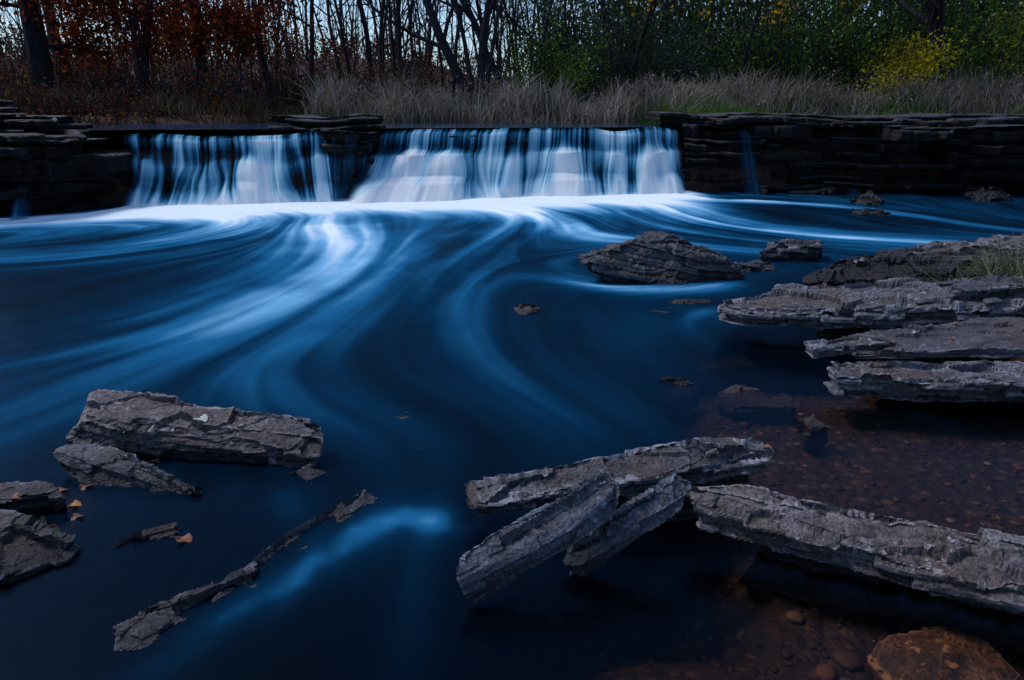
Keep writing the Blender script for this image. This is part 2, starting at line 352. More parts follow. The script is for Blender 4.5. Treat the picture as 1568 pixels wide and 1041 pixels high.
# ---------------------------------------------------------------- rock ledges (stacked strata)
def ledge(name,line,z0,z1,tmin,tmax,seed,back=2.5,setback=.0,jag=.22,mat=None):
    rr=np.random.default_rng(seed); ST=.03
    P=resample_lin(line,ST)
    tg=np.gradient(P,axis=0); tg/=np.linalg.norm(tg,axis=1)[:,None]; nr=np.stack([tg[:,1],-tg[:,0]],1)
    V=[];F=[];base=0; z=z0; n=len(P); arc=np.arange(n)*ST
    group=np.zeros(n)
    li=0
    while z<z1-1e-3:
        th=tmin+(tmax-tmin)*rr.random()**1.8; zt=min(z+th,z1)
        if li%3==0:
            i=0
            while i<n:
                seg=int(rr.uniform(.5,2.6)/ST); group[i:i+seg]=rr.uniform(-jag,jag*.3); i+=seg
        off=np.zeros(n); hz=np.zeros(n); i=0
        while i<n:
            seg=int(rr.uniform(.12,1.4)/ST); off[i:i+seg]=rr.uniform(-jag*.6,jag*.35)-(jag*1.3 if rr.random()<.16 else 0); hz[i:i+seg]=rr.uniform(-.45,.1)*th; i+=seg
        off+=group
        k=np.ones(2)/2; off=np.convolve(np.pad(off,1,mode='edge'),k,'valid')[:n]
        off+=.07*(vnoise(arc*6,0*arc+z*10,seed%50+60)-.5)*2+.04*(vnoise(arc*18,0*arc+z*10,seed%50+62)-.5)*2+rr.uniform(-.10,.06)-setback*(z-z0)
        dz=.09*(vnoise(arc*1.1,0*arc+z*1.2,70)-.5)+.035*(vnoise(arc*5,0*arc+z*20,71)-.5)
        zt_=zt+dz+hz; zb_=z+dz-.01
        fr=P+nr*off[:,None]; fr2=fr-nr*.025
        bk=P-nr*back
        rows=[np.c_[bk,zt_],np.c_[fr2-nr*.06,zt_],np.c_[fr2,zt_-.004],np.c_[fr,zt_-.02-.1*(zt-z)],np.c_[fr-nr*.012,(zb_+zt_)/2],np.c_[fr,zb_+.02],np.c_[fr2-nr*.02,zb_],np.c_[bk,zb_]]
        V.append(np.vstack(rows)); F.append(grid_faces(8,n)+base)
        for e in (0,n-1):
            idx=[base+r*n+e for r in range(8)]
            for q in ((0,1,6,7),(1,2,5,6),(2,3,4,5)): F.append(np.array([[idx[q[0]],idx[q[1]],idx[q[2]],idx[q[3]]]]))
        base+=8*n; z=zt-.003; li+=1
        if zt>=z1: break
    return make_mesh(name,np.vstack(V),np.vstack(F),mat or mat_ledge)
wall=bpy.data.objects.new('rock_ledge',None); COL.objects.link(wall)
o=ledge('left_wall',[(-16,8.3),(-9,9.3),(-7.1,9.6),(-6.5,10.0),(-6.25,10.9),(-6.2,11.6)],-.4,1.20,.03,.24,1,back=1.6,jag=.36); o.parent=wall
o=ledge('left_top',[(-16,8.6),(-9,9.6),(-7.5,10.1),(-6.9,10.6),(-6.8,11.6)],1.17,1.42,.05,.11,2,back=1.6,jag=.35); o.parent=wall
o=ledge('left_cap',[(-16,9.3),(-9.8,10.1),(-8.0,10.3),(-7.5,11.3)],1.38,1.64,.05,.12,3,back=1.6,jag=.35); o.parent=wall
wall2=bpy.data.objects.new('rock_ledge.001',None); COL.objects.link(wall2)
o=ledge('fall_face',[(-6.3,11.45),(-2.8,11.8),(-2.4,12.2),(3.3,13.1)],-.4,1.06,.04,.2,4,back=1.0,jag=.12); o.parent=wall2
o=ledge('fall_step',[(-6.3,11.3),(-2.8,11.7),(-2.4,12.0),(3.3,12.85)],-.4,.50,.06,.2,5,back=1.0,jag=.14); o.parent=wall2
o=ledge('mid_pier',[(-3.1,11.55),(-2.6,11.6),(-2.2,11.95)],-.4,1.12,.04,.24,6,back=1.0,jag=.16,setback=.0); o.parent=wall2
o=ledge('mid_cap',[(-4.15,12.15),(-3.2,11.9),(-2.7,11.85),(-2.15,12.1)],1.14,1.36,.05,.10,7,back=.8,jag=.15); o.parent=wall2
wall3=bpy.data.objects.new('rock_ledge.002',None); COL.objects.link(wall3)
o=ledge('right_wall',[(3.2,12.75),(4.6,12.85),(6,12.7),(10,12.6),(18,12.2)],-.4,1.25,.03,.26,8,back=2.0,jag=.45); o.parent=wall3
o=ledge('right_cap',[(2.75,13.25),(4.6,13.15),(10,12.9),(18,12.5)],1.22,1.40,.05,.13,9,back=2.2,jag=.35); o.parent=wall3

# ---------------------------------------------------------------- slab rocks
def rock(name,pts,thick=.1,voxel=.012,ang=0.0,amp=1.0,mat=None,strata=.03,axis=(0,0,1),seed=0,shrink=.93,ridge=1.0):
    bm=bmesh.new()
    cxm=sum(p[0] for p in pts)/len(pts); cym=sum(p[1] for p in pts)/len(pts)
    for p in pts: bm.verts.new(p)
    for p in pts: bm.verts.new((cxm+(p[0]-cxm)*shrink,cym+(p[1]-cym)*shrink,p[2]-thick))
    bmesh.ops.convex_hull(bm,input=bm.verts)
    junk=[v for v in bm.verts if not v.link_faces]
    bmesh.ops.delete(bm,geom=junk,context='VERTS')
    bmesh.ops.recalc_face_normals(bm,faces=bm.faces)
    me=bpy.data.meshes.new(name); bm.to_mesh(me); bm.free()
    ob=bpy.data.objects.new(name,me); COL.objects.link(ob)
    md=ob.modifiers.new('r','REMESH'); md.mode='VOXEL'; md.voxel_size=voxel
    dg=bpy.context.evaluated_depsgraph_get(); me2=bpy.data.meshes.new_from_object(ob.evaluated_get(dg))
    ob.modifiers.clear(); ob.data=me2; me2.name=name
    ax=Vector(axis).normalized(); ca,sa=math.cos(ang),math.sin(ang)
    nv=[v.normal.copy() for v in me2.vertices]
    sd=Vector((seed*3.7,seed*1.3,seed*.7)); sc=max(.8,voxel/.012)
    for v,N in zip(me2.vertices,nv):
        p=v.co.copy(); q=p+sd
        a=q.x*ca+q.y*sa; b=-q.x*sa+q.y*ca
        h=p.dot(ax)+.022*sc*noise.noise(q*2.6)+.006*sc*noise.noise(q*12)
        cell=math.floor(h/strata); f=h/strata-cell
        rnd=noise.cell(Vector((cell*1.7+seed,math.floor(a*3.4+cell*.37),.5)))
        side=N-ax*N.dot(ax); sl=side.length
        d=Vector((0,0,0))
        if sl>.25:
            groove=max(0,1-min(f,1-f)*6)
            d+=side.normalized()*((rnd*.036-.024)*amp*sc-groove*.014*sc*amp)*min(1,sl*1.4)
        g=noise.fractal(Vector((a*6,b*7.0,q.z*10)),1.0,2.0,4)
        g2=noise.noise(q*3.0); g3=noise.noise(q*40)
        rg=1-abs(noise.noise(Vector((a*6,b*8,q.z*14))))*2
        rg2=1-abs(noise.noise(Vector((a*3.5+4,b*4,q.z*9))))*2
        d+=N*(g*.012+g2*.012+g3*.0028-max(0,rg-.7)*.014*ridge-max(0,rg2-.84)*.07*ridge)*amp*sc
        if N.dot(ax)>.6:
            cv=noise.voronoi(Vector((a*4.5+.3*noise.noise(q*6),b*7.0+.4*noise.noise(q*7),seed*1.0)))
            hv=noise.cell(cv[1][0]*7.3)
            tr=noise.noise(Vector((a*2.4,b*4,seed)))
            d+=ax*((math.floor(tr*4)/4*.024+(hv-.5)*.028)*amp*sc)
        v.co=p+d
    me2.materials.clear(); me2.materials.append(mat or mat_rock)
    return ob
k=0
def S(name,*a,**kw):
    global k; k+=1
    return rock(name,*a,seed=k,**kw)
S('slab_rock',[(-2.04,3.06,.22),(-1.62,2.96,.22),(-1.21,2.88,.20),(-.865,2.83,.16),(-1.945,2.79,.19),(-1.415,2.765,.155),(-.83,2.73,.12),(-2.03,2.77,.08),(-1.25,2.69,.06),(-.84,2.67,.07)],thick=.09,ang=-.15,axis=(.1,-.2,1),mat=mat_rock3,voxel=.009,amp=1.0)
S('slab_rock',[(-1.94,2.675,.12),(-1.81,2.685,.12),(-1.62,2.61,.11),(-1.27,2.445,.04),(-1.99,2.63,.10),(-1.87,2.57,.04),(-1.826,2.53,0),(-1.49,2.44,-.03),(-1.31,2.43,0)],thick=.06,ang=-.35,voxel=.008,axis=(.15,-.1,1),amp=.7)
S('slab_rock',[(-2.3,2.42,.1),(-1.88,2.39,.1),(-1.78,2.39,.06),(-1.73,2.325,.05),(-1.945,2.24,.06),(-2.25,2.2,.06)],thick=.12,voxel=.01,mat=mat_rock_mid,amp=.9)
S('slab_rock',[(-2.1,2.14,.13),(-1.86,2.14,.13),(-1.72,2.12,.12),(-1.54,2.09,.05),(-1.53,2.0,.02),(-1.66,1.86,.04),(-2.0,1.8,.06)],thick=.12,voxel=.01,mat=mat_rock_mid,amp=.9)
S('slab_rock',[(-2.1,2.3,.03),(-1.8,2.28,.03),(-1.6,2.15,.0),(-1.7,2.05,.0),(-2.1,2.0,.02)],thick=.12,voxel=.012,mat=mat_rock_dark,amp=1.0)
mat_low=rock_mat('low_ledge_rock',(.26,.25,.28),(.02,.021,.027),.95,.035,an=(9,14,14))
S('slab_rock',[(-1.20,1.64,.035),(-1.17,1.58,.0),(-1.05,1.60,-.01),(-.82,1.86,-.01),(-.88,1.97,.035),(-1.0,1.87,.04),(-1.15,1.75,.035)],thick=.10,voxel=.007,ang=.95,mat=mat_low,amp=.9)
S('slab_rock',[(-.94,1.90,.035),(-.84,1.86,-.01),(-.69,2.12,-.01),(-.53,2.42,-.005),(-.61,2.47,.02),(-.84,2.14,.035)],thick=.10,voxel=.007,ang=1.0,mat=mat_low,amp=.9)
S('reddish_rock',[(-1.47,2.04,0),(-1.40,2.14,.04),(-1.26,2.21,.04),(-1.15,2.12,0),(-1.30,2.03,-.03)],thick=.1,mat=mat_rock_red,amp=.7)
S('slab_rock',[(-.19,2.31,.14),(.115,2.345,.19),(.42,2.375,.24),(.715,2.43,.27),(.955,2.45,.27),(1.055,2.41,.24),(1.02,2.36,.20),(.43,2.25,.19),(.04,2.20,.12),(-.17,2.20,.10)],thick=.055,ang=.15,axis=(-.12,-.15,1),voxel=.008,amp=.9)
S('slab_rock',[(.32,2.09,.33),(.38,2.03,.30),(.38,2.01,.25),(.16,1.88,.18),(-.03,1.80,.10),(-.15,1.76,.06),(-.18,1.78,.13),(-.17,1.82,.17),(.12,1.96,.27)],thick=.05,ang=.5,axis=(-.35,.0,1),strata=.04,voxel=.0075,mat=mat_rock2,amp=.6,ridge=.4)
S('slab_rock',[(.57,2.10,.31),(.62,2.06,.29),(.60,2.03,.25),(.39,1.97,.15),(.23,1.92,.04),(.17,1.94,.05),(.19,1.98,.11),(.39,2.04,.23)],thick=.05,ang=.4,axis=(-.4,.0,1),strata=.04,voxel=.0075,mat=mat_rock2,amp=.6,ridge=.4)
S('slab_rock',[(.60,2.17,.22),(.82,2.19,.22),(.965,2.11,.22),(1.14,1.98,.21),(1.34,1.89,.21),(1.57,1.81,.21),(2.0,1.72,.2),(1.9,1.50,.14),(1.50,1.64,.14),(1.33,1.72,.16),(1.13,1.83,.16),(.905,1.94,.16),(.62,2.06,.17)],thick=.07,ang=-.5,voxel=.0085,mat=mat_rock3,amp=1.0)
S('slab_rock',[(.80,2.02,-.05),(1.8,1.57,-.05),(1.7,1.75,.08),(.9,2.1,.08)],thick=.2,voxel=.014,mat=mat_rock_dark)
S('slab_rock',[(.35,2.3,.1),(.95,2.38,.16),(.9,2.28,.1),(.4,2.22,.08)],thick=.3,voxel=.014,mat=mat_rock_dark)
S('boulder',[(1.35,6.4,.44),(1.57,6.18,.40),(.98,6.12,.35),(.60,6.12,.25),(.60,6.02,.17),(2.2,6.15,.04),(1.99,6.31,.2),(1.75,6.11,.33),(1.64,5.96,-.02),(.9,5.98,.0),(1.4,6.8,.15),(.9,6.7,.1)],thick=.06,voxel=.014,ang=.1,axis=(.2,-.1,1),strata=.07,amp=1.0,mat=mat_rock_mid)
S('boulder',[(2.53,6.96,.1),(2.79,7.04,.2),(3.23,6.97,.2),(3.27,6.96,.1),(2.95,6.90,0),(2.6,6.95,0),(2.8,7.4,.15),(3.3,7.3,.15)],thick=.1,voxel=.018,strata=.06,mat=mat_rock_mid,amp=.8)
S('boulder',[(2.13,6.52,.08),(2.55,6.64,.08),(2.61,6.50,.02),(2.22,6.36,0)],thick=.1,voxel=.018,amp=.7,mat=mat_rock_mid)
S('boulder',[(5.65,11.66,.1),(5.98,11.54,.2),(6.05,11.22,.1),(5.65,11.2,.03)],thick=.15,voxel=.03,mat=mat_rock_dark,strata=.06,amp=.6)
S('boulder',[(5.07,10.37,.08),(5.57,10.37,.08),(5.6,10.12,.04),(5.0,10.05,.04)],thick=.12,voxel=.025,mat=mat_rock_dark,strata=.06,amp=.6)
S('boulder',[(7.8,12.1,.1),(8.3,12.0,.25),(8.6,11.8,.1),(7.9,11.7,.03)],thick=.15,voxel=.03,mat=mat_rock_dark,strata=.06,amp=.6)
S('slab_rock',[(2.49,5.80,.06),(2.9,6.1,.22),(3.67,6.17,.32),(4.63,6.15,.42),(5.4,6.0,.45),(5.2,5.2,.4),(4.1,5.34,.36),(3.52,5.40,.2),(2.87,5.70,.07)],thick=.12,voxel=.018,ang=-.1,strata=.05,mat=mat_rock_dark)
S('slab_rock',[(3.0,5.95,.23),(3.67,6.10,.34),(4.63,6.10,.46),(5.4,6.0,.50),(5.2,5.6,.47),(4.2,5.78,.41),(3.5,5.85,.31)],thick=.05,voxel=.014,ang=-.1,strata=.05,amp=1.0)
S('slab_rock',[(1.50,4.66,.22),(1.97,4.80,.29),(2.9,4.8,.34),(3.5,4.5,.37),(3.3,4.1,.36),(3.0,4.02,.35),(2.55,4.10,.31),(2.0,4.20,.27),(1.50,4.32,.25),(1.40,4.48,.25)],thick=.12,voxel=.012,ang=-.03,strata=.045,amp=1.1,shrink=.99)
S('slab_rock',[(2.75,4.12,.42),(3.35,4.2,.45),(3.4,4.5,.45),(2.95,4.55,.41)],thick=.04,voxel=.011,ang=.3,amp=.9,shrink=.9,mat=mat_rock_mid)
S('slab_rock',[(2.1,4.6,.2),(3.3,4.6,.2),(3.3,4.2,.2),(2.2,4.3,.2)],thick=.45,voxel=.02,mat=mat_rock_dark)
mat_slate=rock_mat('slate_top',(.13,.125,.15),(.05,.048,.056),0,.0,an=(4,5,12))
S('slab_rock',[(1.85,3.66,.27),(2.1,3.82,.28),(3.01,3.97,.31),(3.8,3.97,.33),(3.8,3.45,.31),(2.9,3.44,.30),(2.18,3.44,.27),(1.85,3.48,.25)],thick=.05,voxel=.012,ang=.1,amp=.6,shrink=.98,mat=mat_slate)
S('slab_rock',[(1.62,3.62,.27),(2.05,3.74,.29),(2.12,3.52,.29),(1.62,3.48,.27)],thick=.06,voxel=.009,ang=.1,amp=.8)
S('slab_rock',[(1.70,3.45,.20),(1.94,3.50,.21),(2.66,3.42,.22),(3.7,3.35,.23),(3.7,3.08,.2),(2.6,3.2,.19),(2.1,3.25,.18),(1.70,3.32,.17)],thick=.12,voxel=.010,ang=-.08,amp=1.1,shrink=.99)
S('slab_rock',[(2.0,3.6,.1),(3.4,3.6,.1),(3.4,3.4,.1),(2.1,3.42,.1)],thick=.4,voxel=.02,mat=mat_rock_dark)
for (sx,sy,sz,r) in [(2.62,4.2,.33,.06),(2.8,4.3,.43,.05),(3.05,3.75,.34,.05),(2.4,3.75,.31,.04),(2.95,4.05,.38,.05),(.75,2.30,.27,.03),(-1.7,2.74,.15,.03)]:
    S('stone_chip',[(sx-r,sy-r*.6,sz),(sx+r,sy-r*.5,sz+.01),(sx+r*.8,sy+r*.7,sz+.015),(sx-r*.7,sy+r*.6,sz)],thick=.025,voxel=.006,amp=.35,mat=mat_rock_mid)
S('submerged_rock',[(-.01,5.14,0),(.08,5.2,.06),(.21,5.15,.06),(.24,5.12,0),(.08,4.98,0)],thick=.1,voxel=.014,mat=mat_rock_red,amp=.6)
S('submerged_rock',[(.72,4.94,-.03),(1.15,5.35,.0),(1.65,5.45,.03),(1.64,5.32,.01),(1.27,4.94,-.03),(.86,4.84,-.05)],thick=.1,voxel=.016,mat=mat_rock_red,amp=.6)
S('submerged_rock',[(.74,3.66,-.03),(.89,3.73,.045),(1.0,3.67,.045),(1.10,3.61,-.01),(.92,3.47,-.03)],thick=.12,voxel=.012,mat=mat_rock_red,amp=.6)
S('submerged_rock',[(1.12,3.51,-.01),(1.29,3.61,.005),(1.59,3.42,.005),(1.51,3.32,-.02),(1.18,3.35,-.03)],thick=.1,voxel=.012,mat=mat_rock_red,amp=.6)
S('submerged_rock',[(1.2,4.2,-.04),(1.5,4.2,-.02),(1.55,4.0,-.03),(1.15,3.98,-.05)],thick=.1,voxel=.014,mat=mat_rock_red,amp=.6)
S('submerged_rock',[(1.46,3.18,0),(1.52,3.14,.03),(1.59,3.06,0),(1.43,2.99,0)],thick=.1,voxel=.01,mat=mat_rock_red,amp=.6)
S('submerged_rock',[(-.97,2.62,0),(-.88,2.66,.03),(-.78,2.63,0),(-.87,2.54,0)],thick=.1,voxel=.01,mat=mat_rock,amp=.6)
S('submerged_rock',[(-.68,3.18,-.01),(-.54,3.20,.02),(-.44,3.14,-.01),(-.60,3.08,-.01)],thick=.1,voxel=.01,mat=mat_rock_red,amp=.6)
S('submerged_rock',[(-.55,2.72,-.02),(-.42,2.80,.01),(-.34,2.84,-.02),(-.42,2.6,-.03)],thick=.1,voxel=.01,mat=mat_rock_dark,amp=.6)
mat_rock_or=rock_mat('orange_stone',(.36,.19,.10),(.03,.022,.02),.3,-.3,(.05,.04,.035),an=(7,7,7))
S('submerged_rock',[(1.08,1.66,-.08),(1.16,1.74,-.065),(1.36,1.77,-.055),(1.48,1.70,-.06),(1.49,1.58,-.07),(1.38,1.50,-.075),(1.20,1.49,-.08),(1.10,1.55,-.08),(1.28,1.62,-.035)],thick=.12,voxel=.01,mat=mat_rock_or,amp=.35,ridge=.2)

# pebbles on the shallow bed
peb_v=[];peb_f=[];pc=[];base=0
bmx=bmesh.new(); bmesh.ops.create_icosphere(bmx,subdivisions=2,radius=1); bv=np.array([v.co[:] for v in bmx.verts]); bf=np.array([[v.index for v in f.verts] for f in bmx.faces]); bmx.free()
for i in range(1800):
    x=RNG.uniform(-.2,3.0); y=RNG.uniform(1.3,4.2)
    r=RNG.uniform(.006,.017)*(2.2 if RNG.random()<.07 else 1)
    z=float(ground_h(np.array([x]),np.array([y]))[0])
    if z>0: continue
    v=bv*np.array([r*RNG.uniform(.8,1.5),r*RNG.uniform(.7,1.2),r*.5])*(1+.15*RNG.standard_normal((len(bv),1))*.5)
    a=RNG.uniform(0,6.28); v[:,:2]=v[:,:2]@np.array([[math.cos(a),-math.sin(a)],[math.sin(a),math.cos(a)]])
    v+=np.array([x,y,z+r*.2]); peb_v.append(v); peb_f.append(bf+base); base+=len(bv)
    c=np.array([(.05,.032,.021),(.10,.05,.028),(.035,.027,.023),(.17,.13,.10)][RNG.choice(4,p=[.4,.28,.25,.07])])*RNG.uniform(.5,1.3); pc.append(np.tile(c,(len(bv),1)))
def tone_mat(name,rough=.7,transl=0):
    m=M(name); c=m.attr('tone','Color')
    b=m.bsdf(c,rough,None,.15)
    if transl:
        d=m.n('ShaderNodeBsdfDiffuse'); m.l(c,d.inputs[0])
        t=m.n('ShaderNodeBsdfTranslucent'); m.l(c,t.inputs[0]); x=m.n('ShaderNodeMixShader'); x.inputs[0].default_value=transl
        m.l(d.outputs[0],x.inputs[1]); m.l(t.outputs[0],x.inputs[2]); b=x.outputs[0]
    return m.finish(b)
mat_peb=tone_mat('pebble',.6); mat_leaf=tone_mat('leaf',.65,.4); mat_grass=tone_mat('grass_blade',.7,.25)
make_mesh('pebbles',np.vstack(peb_v),np.vstack(peb_f),mat_peb,cols=np.vstack(pc),smooth_sh=True)

# ---------------------------------------------------------------- vegetation
bk=M('bark'); co=bk.coord(); n1=bk.noise(3,4,.7,bk.mapping(co,(6,6,1)))
mat_bark=bk.finish(bk.bsdf(bk.ramp(n1,[(.3,(.006,.006,.008)),(.7,(.036,.034,.044))]),.9,bk.bump(n1,.8,.05),.1))
class Tubes:
    def __init__(s): s.V=[];s.F=[];s.b=0
    def add(s,pts,rad,seg):
        pts=np.asarray(pts,float); n=len(pts); tg=np.gradient(pts,axis=0); tg/=np.linalg.norm(tg,axis=1)[:,None]+1e-9
        ref=np.array([0,1,0]) if abs(tg[0,1])<.8 else np.array([1,0,0])
        a=np.cross(tg,ref); a/=np.linalg.norm(a,axis=1)[:,None]+1e-9; b=np.cross(tg,a)
        an=np.arange(seg)*2*math.pi/seg
        ring=pts[:,None,:]+np.asarray(rad)[:,None,None]*(np.cos(an)[None,:,None]*a[:,None,:]+np.sin(an)[None,:,None]*b[:,None,:])
        s.V.append(ring.reshape(-1,3)); i=np.arange(n*seg).reshape(n,seg)
        j=np.roll(i,-1,1); s.F.append(np.stack([i[:-1],j[:-1],j[1:],i[1:]],-1).reshape(-1,4)+s.b); s.b+=n*seg
def grow(T,p,d,L,r,depth,rng,seg=6,tips=None,kids=(5,7),wob=.12,up=.05,start=.3):
    n=max(4,int(L/.45)) if depth>1 else 4
    n=min(n,22); pts=[np.array(p,float)]; d=np.array(d,float); d/=np.linalg.norm(d)
    for i in range(n):
        d=d+rng.normal(0,wob,3)*.6; d[2]+=up; d/=np.linalg.norm(d); pts.append(pts[-1]+d*L/n)
    rad=r*(1-.78*np.linspace(0,1,n+1)**1.0)
    T.add(pts,rad,seg)
    if tips is not None and depth<=1: tips.extend([pts[-1],pts[len(pts)//2]])
    if depth<=0: return pts
    for c in range(rng.integers(*kids)):
        u=rng.uniform(start,.98); i=int(u*n); i=min(i,n-1); q=pts[i]+(pts[i+1]-pts[i])*(u*n-i)
        dd=pts[i+1]-pts[i]; dd/=np.linalg.norm(dd); perp=rng.normal(0,1,3); perp-=dd*perp.dot(dd); perp/=np.linalg.norm(perp)
        ang=rng.uniform(.45,1.1); nd=dd*math.cos(ang)+perp*math.sin(ang)
        grow(T,q,nd,L*rng.uniform(.28,.5)*(1.15-u*.5),rad[i]*rng.uniform(.4,.6),depth-1,rng,max(3,seg-2),tips,kids,wob*1.3,up,.2)
    return pts
def leaf_quads(P,size,rng,palette,weights):
    n=len(P); s=size*rng.uniform(.6,1.4,(n,1)); a=rng.normal(0,1,(n,3)); a/=np.linalg.norm(a,axis=1)[:,None]
    b=np.cross(a,rng.normal(0,1,(n,3))); b/=np.linalg.norm(b,axis=1)[:,None]
    V=np.stack([P-a*s,P+b*s*.5,P+a*s,P-b*s*.5],1).reshape(-1,3); F=np.arange(4*n).reshape(n,4)
    pal=np.array(palette); c=pal[rng.choice(len(pal),n,p=np.array(weights)/sum(weights))]*rng.uniform(.5,1.5,(n,1))
    return V,F,np.repeat(c,4,0)
def gz(x,y): return float(ground_h(np.array([float(x)]),np.array([float(y)]))[0])
def tree(name,x,y,d,L,r,seed,depth=3,leaves=None,extra=None,kids=(5,8),wob=.12,start=.3,low=0,lowz=(1.2,3.2)):
    rng=np.random.default_rng(seed); T=Tubes(); tips=[]; ltips=[]
    pts=grow(T,(x,y,gz(x,y)-.15),d,L,r,depth,rng,9,tips,kids,wob,.04,start)
    for (dd,l2,r2) in (extra or []): grow(T,(x,y,gz(x,y)-.1),dd,l2,r2,depth,rng,8,tips,kids,wob,.04,start)
    P0=np.array(pts); zz=P0[:,2]
    for i in range(low):
        z=gz(x,y)+rng.uniform(*lowz); q=np.array([np.interp(z,zz,P0[:,0]),np.interp(z,zz,P0[:,1]),z])
        an=rng.uniform(0,6.28); grow(T,q,(math.cos(an),math.sin(an),rng.uniform(-.05,.35)),rng.uniform(1.6,3.2),r*.22,2,rng,5,ltips,(5,8),.2,.0,.15)
    V=np.vstack(T.V);F=np.vstack(T.F); par=bpy.data.objects.new(name,None); COL.objects.link(par)
    make_mesh('trunk_and_limbs',V,F,mat_bark,smooth_sh=True,parent=par)
    if leaves:
        npt,spread,size,pal,w,zmin=leaves; tp=np.array(tips+ltips*3); tp=tp[tp[:,2]>zmin]
        if len(tp):
            P=tp[rng.integers(0,len(tp),npt)]+rng.normal(0,spread,(npt,3))
            V,F,C=leaf_quads(P,size,rng,pal,w); kk=(.45+1.1*vnoise(P[:,0]*1.3,P[:,2]*1.6,seed))[:,None]
            make_mesh('leaves',V,F,mat_leaf,cols=C*np.repeat(kk,4,0),parent=par)
rust=[(.24,.046,.019),(.12,.024,.015),(.34,.11,.023),(.06,.018,.014)]
tree('oak_tree',-12.9,20.0,(.02,0,1),13,.30,11,leaves=(7000,.28,.07,rust,[4,4,1,2],2.4),start=.12,low=10)
tree('oak_tree',-8.7,20.5,(-.05,0,1),12,.17,12,leaves=(6000,.26,.065,rust,[4,4,1,2],2.9),start=.15,low=10,lowz=(1.6,3.5))
tree('oak_tree',-10.6,21.0,(.03,0,1),12,.12,13,leaves=(6000,.28,.07,rust,[4,4,1,2],2.7),start=.2,low=9,lowz=(1.6,3.3))
tree('oak_tree',-7.2,21.5,(.04,0,1),11,.10,14,leaves=(3000,.25,.065,rust,[4,3,2,2],3.3),start=.2,low=7,lowz=(1.8,3.5))
tree('bare_tree',-14.5,24,(0,0,1),13,.20,15)
tree('bare_tree',-6.3,23,(0,0,1),12,.08,16,start=.15)
tree('bare_tree',-4.9,25,(.05,0,1),12,.10,17,start=.15)
tree('bare_tree',-9.9,19.6,(0,0,1),5,.06,18,start=.2,depth=2)
tree('leaning_tree',-.75,18.6,(-.62,.1,1),8,.15,21,extra=[((-.12,.05,1),8,.12),((.1,.2,1),6,.06),((-.35,.1,.8),6,.07)],start=.25,wob=.14)
tree('leaning_tree',.35,20.2,(-.45,.1,1),8,.13,22,extra=[((.3,0,1),7,.07)],start=.25,wob=.14)
tree('leaning_tree',11.9,19.3,(-.33,0,1),9,.22,23,start=.2)
tree('leaning_tree',3.0,21.0,(.25,0,1),8,.08,24,start=.2)
tree('maple_tree',6.3,20.0,(.05,0,1),8,.06,25,leaves=(320,.18,.07,[(.50,.30,.02),(.42,.20,.02)],[2,1],3.2),low=4,lowz=(2.0,3.0))
rng=np.random.default_rng(99); T=Tubes()
for i in range(620):
    y=rng.uniform(23,62) if i<380 else rng.uniform(45,95); x=rng.uniform(-.80,.80)*y
    if x>2 and rng.random()<.35: continue
    r=(.022+.065*rng.random()**2)*(1+(y-25)/70); L=rng.uniform(8,14)
    grow(T,(x,y,gz(x,y)-.1),(rng.normal(0,.09),0,1),L,r,2 if y<36 else 1,rng,4,None,(7,11),.13,.05,.10)
make_mesh('distant_trees',np.vstack(T.V),np.vstack(T.F),mat_bark,smooth_sh=True)
def brush(name,n,xr,yr,hmax,pal,w,seed,leafn=26,size=.05,stems=3,spread=.35,ba=2.2):
    rng=np.random.default_rng(seed); T=Tubes(); P=[]
    for i in range(n):
        x=rng.uniform(*xr); y=rng.uniform(*yr); z=gz(x,y); h=hmax*rng.uniform(.35,1)*(.7+.6*float(vnoise(x*.6,y*.3,seed)))
        for s in range(stems):
            d=np.array([rng.normal(0,.35),rng.normal(0,.3),1.0]); d/=np.linalg.norm(d)
            p0=np.array([x,y,z-.05]); pts=[p0,p0+d*h*.4+rng.normal(0,.04,3),p0+d*h*.75+rng.normal(0,.08,3),p0+d*h+rng.normal(0,.12,3)]
            T.add(pts,[.014,.011,.008,.003],3)
            m=rng.integers(leafn//2,leafn+1); u=rng.beta(ba,1.3,m)
            P.append(p0+d*(h*u)[:,None]+rng.normal(0,spread*.5,(m,3))*np.array([1,1,.7]))
    P=np.vstack(P); par=bpy.data.objects.new(name,None); COL.objects.link(par)
    make_mesh('stems',np.vstack(T.V),np.vstack(T.F),mat_bark,parent=par)
    V,F,C=leaf_quads(P,size,rng,pal,w)
    k=(.35+1.3*vnoise(P[:,0]*1.1,P[:,2]*1.4,seed+3))[:,None]; C=C*np.repeat(k,4,0)
    make_mesh('leaves',V,F,mat_leaf,cols=C,parent=par)
brown=[(.055,.027,.020),(.13,.034,.015),(.06,.055,.018),(.17,.12,.03),(.035,.024,.025)]
brush('undergrowth',420,(-16,-2.5),(17.6,24),1.5,brown,[4,3,2,.8,3],1,leafn=16,size=.045)
brush('undergrowth',260,(-22,0),(24,34),2.4,brown,[4,3,2,.8,3],2,leafn=16,size=.055)
brush('undergrowth',300,(-36,4),(34,52),2.2,brown,[4,3,2,.3,5],22,leafn=14,size=.09)
brush('undergrowth',380,(-16,-8.0),(11.6,17.5),.65,brown,[4,3,2,.3,3],12,leafn=24,size=.035)
green=[(.030,.075,.017),(.055,.11,.017),(.12,.15,.02),(.018,.04,.017)]
teal=[(.035,.065,.045),(.045,.075,.045),(.022,.042,.038),(.08,.09,.025)]
yell=[(.42,.34,.02),(.30,.26,.025),(.17,.18,.02)]
brush('green_shrub',170,(6.5,18),(19.5,25),4.6,green,[4,3,1.5,3],3,leafn=70,size=.055,spread=.6,stems=4,ba=1.5)
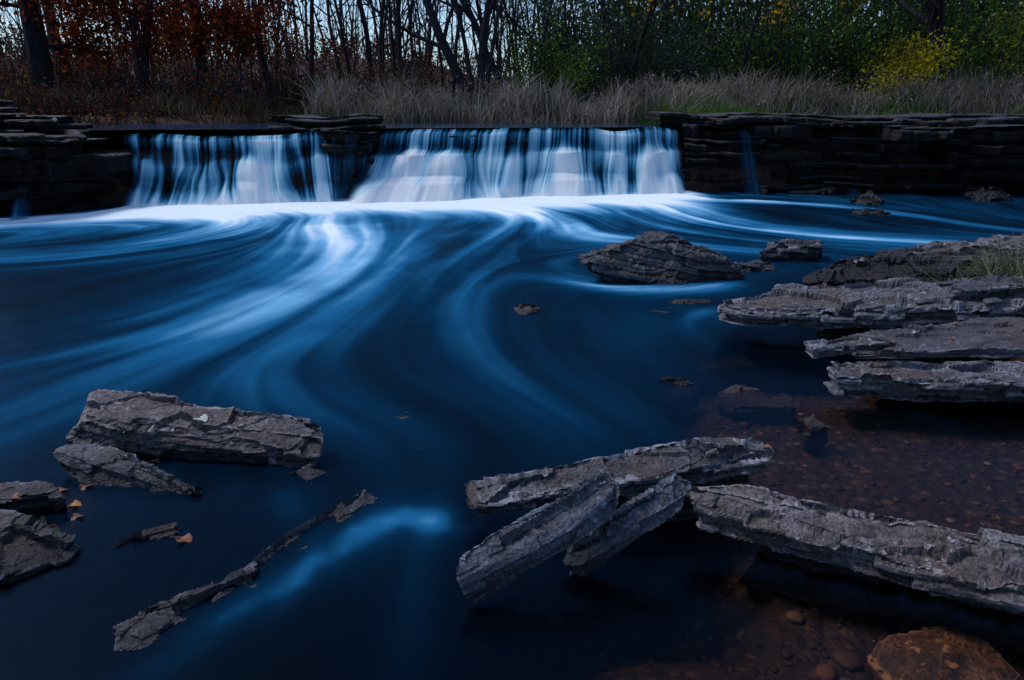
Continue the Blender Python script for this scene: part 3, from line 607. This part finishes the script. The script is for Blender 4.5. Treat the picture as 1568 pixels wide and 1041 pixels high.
brush('green_shrub',140,(1.0,8.5),(20.5,26),3.8,teal,[4,3,3,1],4,leafn=60,size=.05,spread=.6,stems=4,ba=1.5)
brush('green_shrub',30,(.3,1.9),(19.0,20.5),2.3,[(.08,.16,.03),(.13,.19,.02)],[1,1],5,leafn=46,size=.045,stems=3)
brush('green_shrub',170,(2,28),(27,36),8,green,[3,3,2,3],6,leafn=80,size=.12,spread=1.2,stems=4,ba=1.5)
brush('yellow_shrub',14,(9.4,11.0),(18.9,19.7),2.6,yell,[3,3,2],7,leafn=120,size=.045,spread=.42,stems=4)
brush('yellow_shrub',10,(14.3,16),(20,21),5,yell,[1,2,4],8,leafn=60,size=.06,spread=.5,stems=4)
brush('yellow_shrub',8,(-8.9,-7.6),(18.4,19.0),1.0,[(.18,.15,.035),(.11,.10,.03)],[1,1],9,leafn=50,size=.04,stems=3)
brush('red_shrub',12,(-9.5,-6.8),(17.9,18.8),.7,[(.26,.045,.018),(.14,.035,.012)],[1,1],10,leafn=40,size=.04,stems=3)
def grass(name,n,xr,yr,hr,pal,w,seed,wdt=.012,lean=.35):
    rng=np.random.default_rng(seed); x=rng.uniform(*xr,n); y=rng.uniform(*yr,n)
    k=rng.random(n)<(.15+1.0*vnoise(x*1.2,y*1.5,seed)); x=x[k];y=y[k];n=len(x)
    z=ground_h(x,y)-.03; h=rng.uniform(*hr,n)*(.3+1.15*vnoise(x*1.1,y*.9,seed+5)); a=rng.normal(0,lean,n)+.5*(vnoise(x*1.5,y*1.5,seed+8)-.5); b=rng.normal(0,lean,n)
    p0=np.stack([x,y,z],1); p1=p0+np.stack([a*h*.35,b*h*.35,h*.6],1); p2=p0+np.stack([a*h*1.1,b*h*1.1,h*(1-.25*(abs(a)+abs(b)))],1)
    th=rng.uniform(0,3.14,n); s=np.stack([np.cos(th),np.sin(th),0*th],1)*wdt
    V=np.stack([p0-s,p0+s,p1+s*.8,p1-s*.8,p2+s*.25,p2-s*.25],1).reshape(-1,3)
    i=np.arange(n)[:,None]*6; F=np.concatenate([i+np.array([[0,1,2,3]]),i+np.array([[3,2,4,5]])])
    pal=np.array(pal); c=pal[rng.choice(len(pal),n,p=np.array(w)/sum(w))]*rng.uniform(.5,1.4,(n,1))*(.6+.8*vnoise(x*1.3,y*.5,seed+30))[:,None]
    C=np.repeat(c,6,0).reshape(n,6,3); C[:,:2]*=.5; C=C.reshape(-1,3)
    return make_mesh(name,V,F,mat_grass,cols=C)
straw=[(.38,.33,.29),(.27,.22,.19),(.17,.13,.105),(.10,.13,.04)]
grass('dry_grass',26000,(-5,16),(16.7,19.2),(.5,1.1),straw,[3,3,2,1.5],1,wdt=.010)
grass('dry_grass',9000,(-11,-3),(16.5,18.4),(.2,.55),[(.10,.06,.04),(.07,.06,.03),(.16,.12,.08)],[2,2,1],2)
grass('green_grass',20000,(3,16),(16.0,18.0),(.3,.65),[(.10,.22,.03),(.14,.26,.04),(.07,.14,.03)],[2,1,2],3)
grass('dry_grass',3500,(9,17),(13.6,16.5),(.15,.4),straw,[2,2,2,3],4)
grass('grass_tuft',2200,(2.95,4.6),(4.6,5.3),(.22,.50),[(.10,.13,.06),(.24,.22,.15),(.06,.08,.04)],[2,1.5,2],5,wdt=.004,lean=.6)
rng=np.random.default_rng(5); n=3600; x=rng.uniform(-4.5,15,n); y=rng.uniform(17.0,18.8,n); kk=rng.random(n)<vnoise(x*.8,y*0,77)*1.1; x=x[kk];y=y[kk]
P=np.stack([x,y,ground_h(x,y)+rng.uniform(.45,1.0,len(x))*(.5+.8*vnoise(x*.9,y*.9,6))],1)
V,F,C=leaf_quads(P,.035,rng,[(.26,.21,.20),(.17,.14,.12)],[1,1]); make_mesh('grass_plumes',V,F,mat_grass,cols=C)
T=Tubes(); lg=[(-7.6,18.2,1.95),(-7.0,18.0,1.75),(-6.4,17.9,1.6),(-5.9,17.8,1.55)]; T.add(lg,[.05,.07,.08,.09],8); T.add([(-6.9,18,1.75),(-6.7,18.1,2.2),(-6.75,18.2,2.6)],[.04,.03,.01],5)
make_mesh('fallen_log',np.vstack(T.V),np.vstack(T.F),mat_bark,smooth_sh=True)
def fleaf(x,y,z,s,col,a):
    n=14; pts=[]
    for i in range(n):
        th=i/n*2*math.pi; r=s*(.62+.38*math.cos(3*th)) if i%2 else s*.75
        pts.append((x+r*math.cos(th+a),y+r*math.sin(th+a)*.8,z+.25*s*math.sin(2*th)))
    V=[(x,y,z)]+pts; F=[(0,1+i,1+(i+1)%n) for i in range(n)]
    m=M('leaf_skin'); nn=m.noise(60,3,.5,m.coord()); mm=m.finish(m.bsdf(m.ramp(nn,[(.3,tuple(c*.6 for c in col)),(.7,col)]),.6))
    make_mesh('fallen_leaf',V,F,mm)
bpy.context.view_layer.update()
def top(x,y):
    dg=bpy.context.evaluated_depsgraph_get(); h=scene.ray_cast(dg,Vector((x,y,3)),Vector((0,0,-1))); return h[1].z if h[0] else 0
for (x,y,s,c,a) in [(-1.40,2.79,.045,(.5,.5,.46),.3),(-1.74,2.36,.035,(.45,.18,.03),1),(-1.86,2.47,.035,(.25,.07,.03),2),(-1.78,2.5,.03,(.2,.06,.03),2.4),(2.0,3.62,.03,(.4,.38,.36),.5),(2.12,3.58,.03,(.30,.12,.05),.9),(2.3,3.7,.03,(.4,.36,.34),1.5),(2.45,3.6,.03,(.25,.10,.05),.1),(2.7,4.35,.03,(.4,.36,.33),.1),(2.62,3.85,.028,(.28,.12,.06),.4),(1.9,3.5,.025,(.3,.13,.06),.4),(-1.6,2.72,.03,(.12,.05,.03),.4),(1.0,2.4,.02,(.3,.12,.06),.4),(-1.2,2.13,.04,(.22,.06,.02),.4),(-1.92,2.3,.035,(.2,.06,.02),.9),(-1.68,2.28,.03,(.16,.05,.02),1.9),(-1.55,2.58,.028,(.14,.05,.02),2.9)]:
    fleaf(x,y,top(x,y)+.008,s,c,a)

# ---------------------------------------------------------------- sky, sun, camera
el,rot=R_(54),R_(-68)
w=bpy.data.worlds.new('World'); scene.world=w; w.use_nodes=True; nt=w.node_tree
bg=nt.nodes['Background']; sky=nt.nodes.new('ShaderNodeTexSky'); sky.sky_type='NISHITA'; sky.sun_disc=False; sky.sun_elevation=el; sky.sun_rotation=rot
mixn=nt.nodes.new('ShaderNodeMix'); mixn.data_type='RGBA'; mixn.blend_type='MULTIPLY'; mixn.inputs[0].default_value=1; mixn.inputs[7].default_value=(.78,.90,1.05,1)
nt.links.new(sky.outputs[0],mixn.inputs[6]); nt.links.new(mixn.outputs[2],bg.inputs[0]); bg.inputs[1].default_value=.15
sl=bpy.data.lights.new('sun','SUN'); sl.energy=2.2; sl.angle=R_(12); sl.color=(1,.94,.93); so=bpy.data.objects.new('sun',sl); COL.objects.link(so)
dv=Vector((math.sin(rot)*math.cos(el),math.cos(rot)*math.cos(el),math.sin(el))); so.rotation_euler=dv.to_track_quat('Z','Y').to_euler(); so.location=dv*50
cam=bpy.data.cameras.new('camera'); cam.lens=24; cam.sensor_width=36; cam.clip_end=1000; cam.clip_start=.05
cob=bpy.data.objects.new('camera',cam); cob.location=(0,0,1.5); cob.rotation_euler=(R_(90-18.76),0,0); COL.objects.link(cob); scene.camera=cob
scene.view_settings.view_transform='Standard'; scene.view_settings.look='None'; scene.view_settings.exposure=0
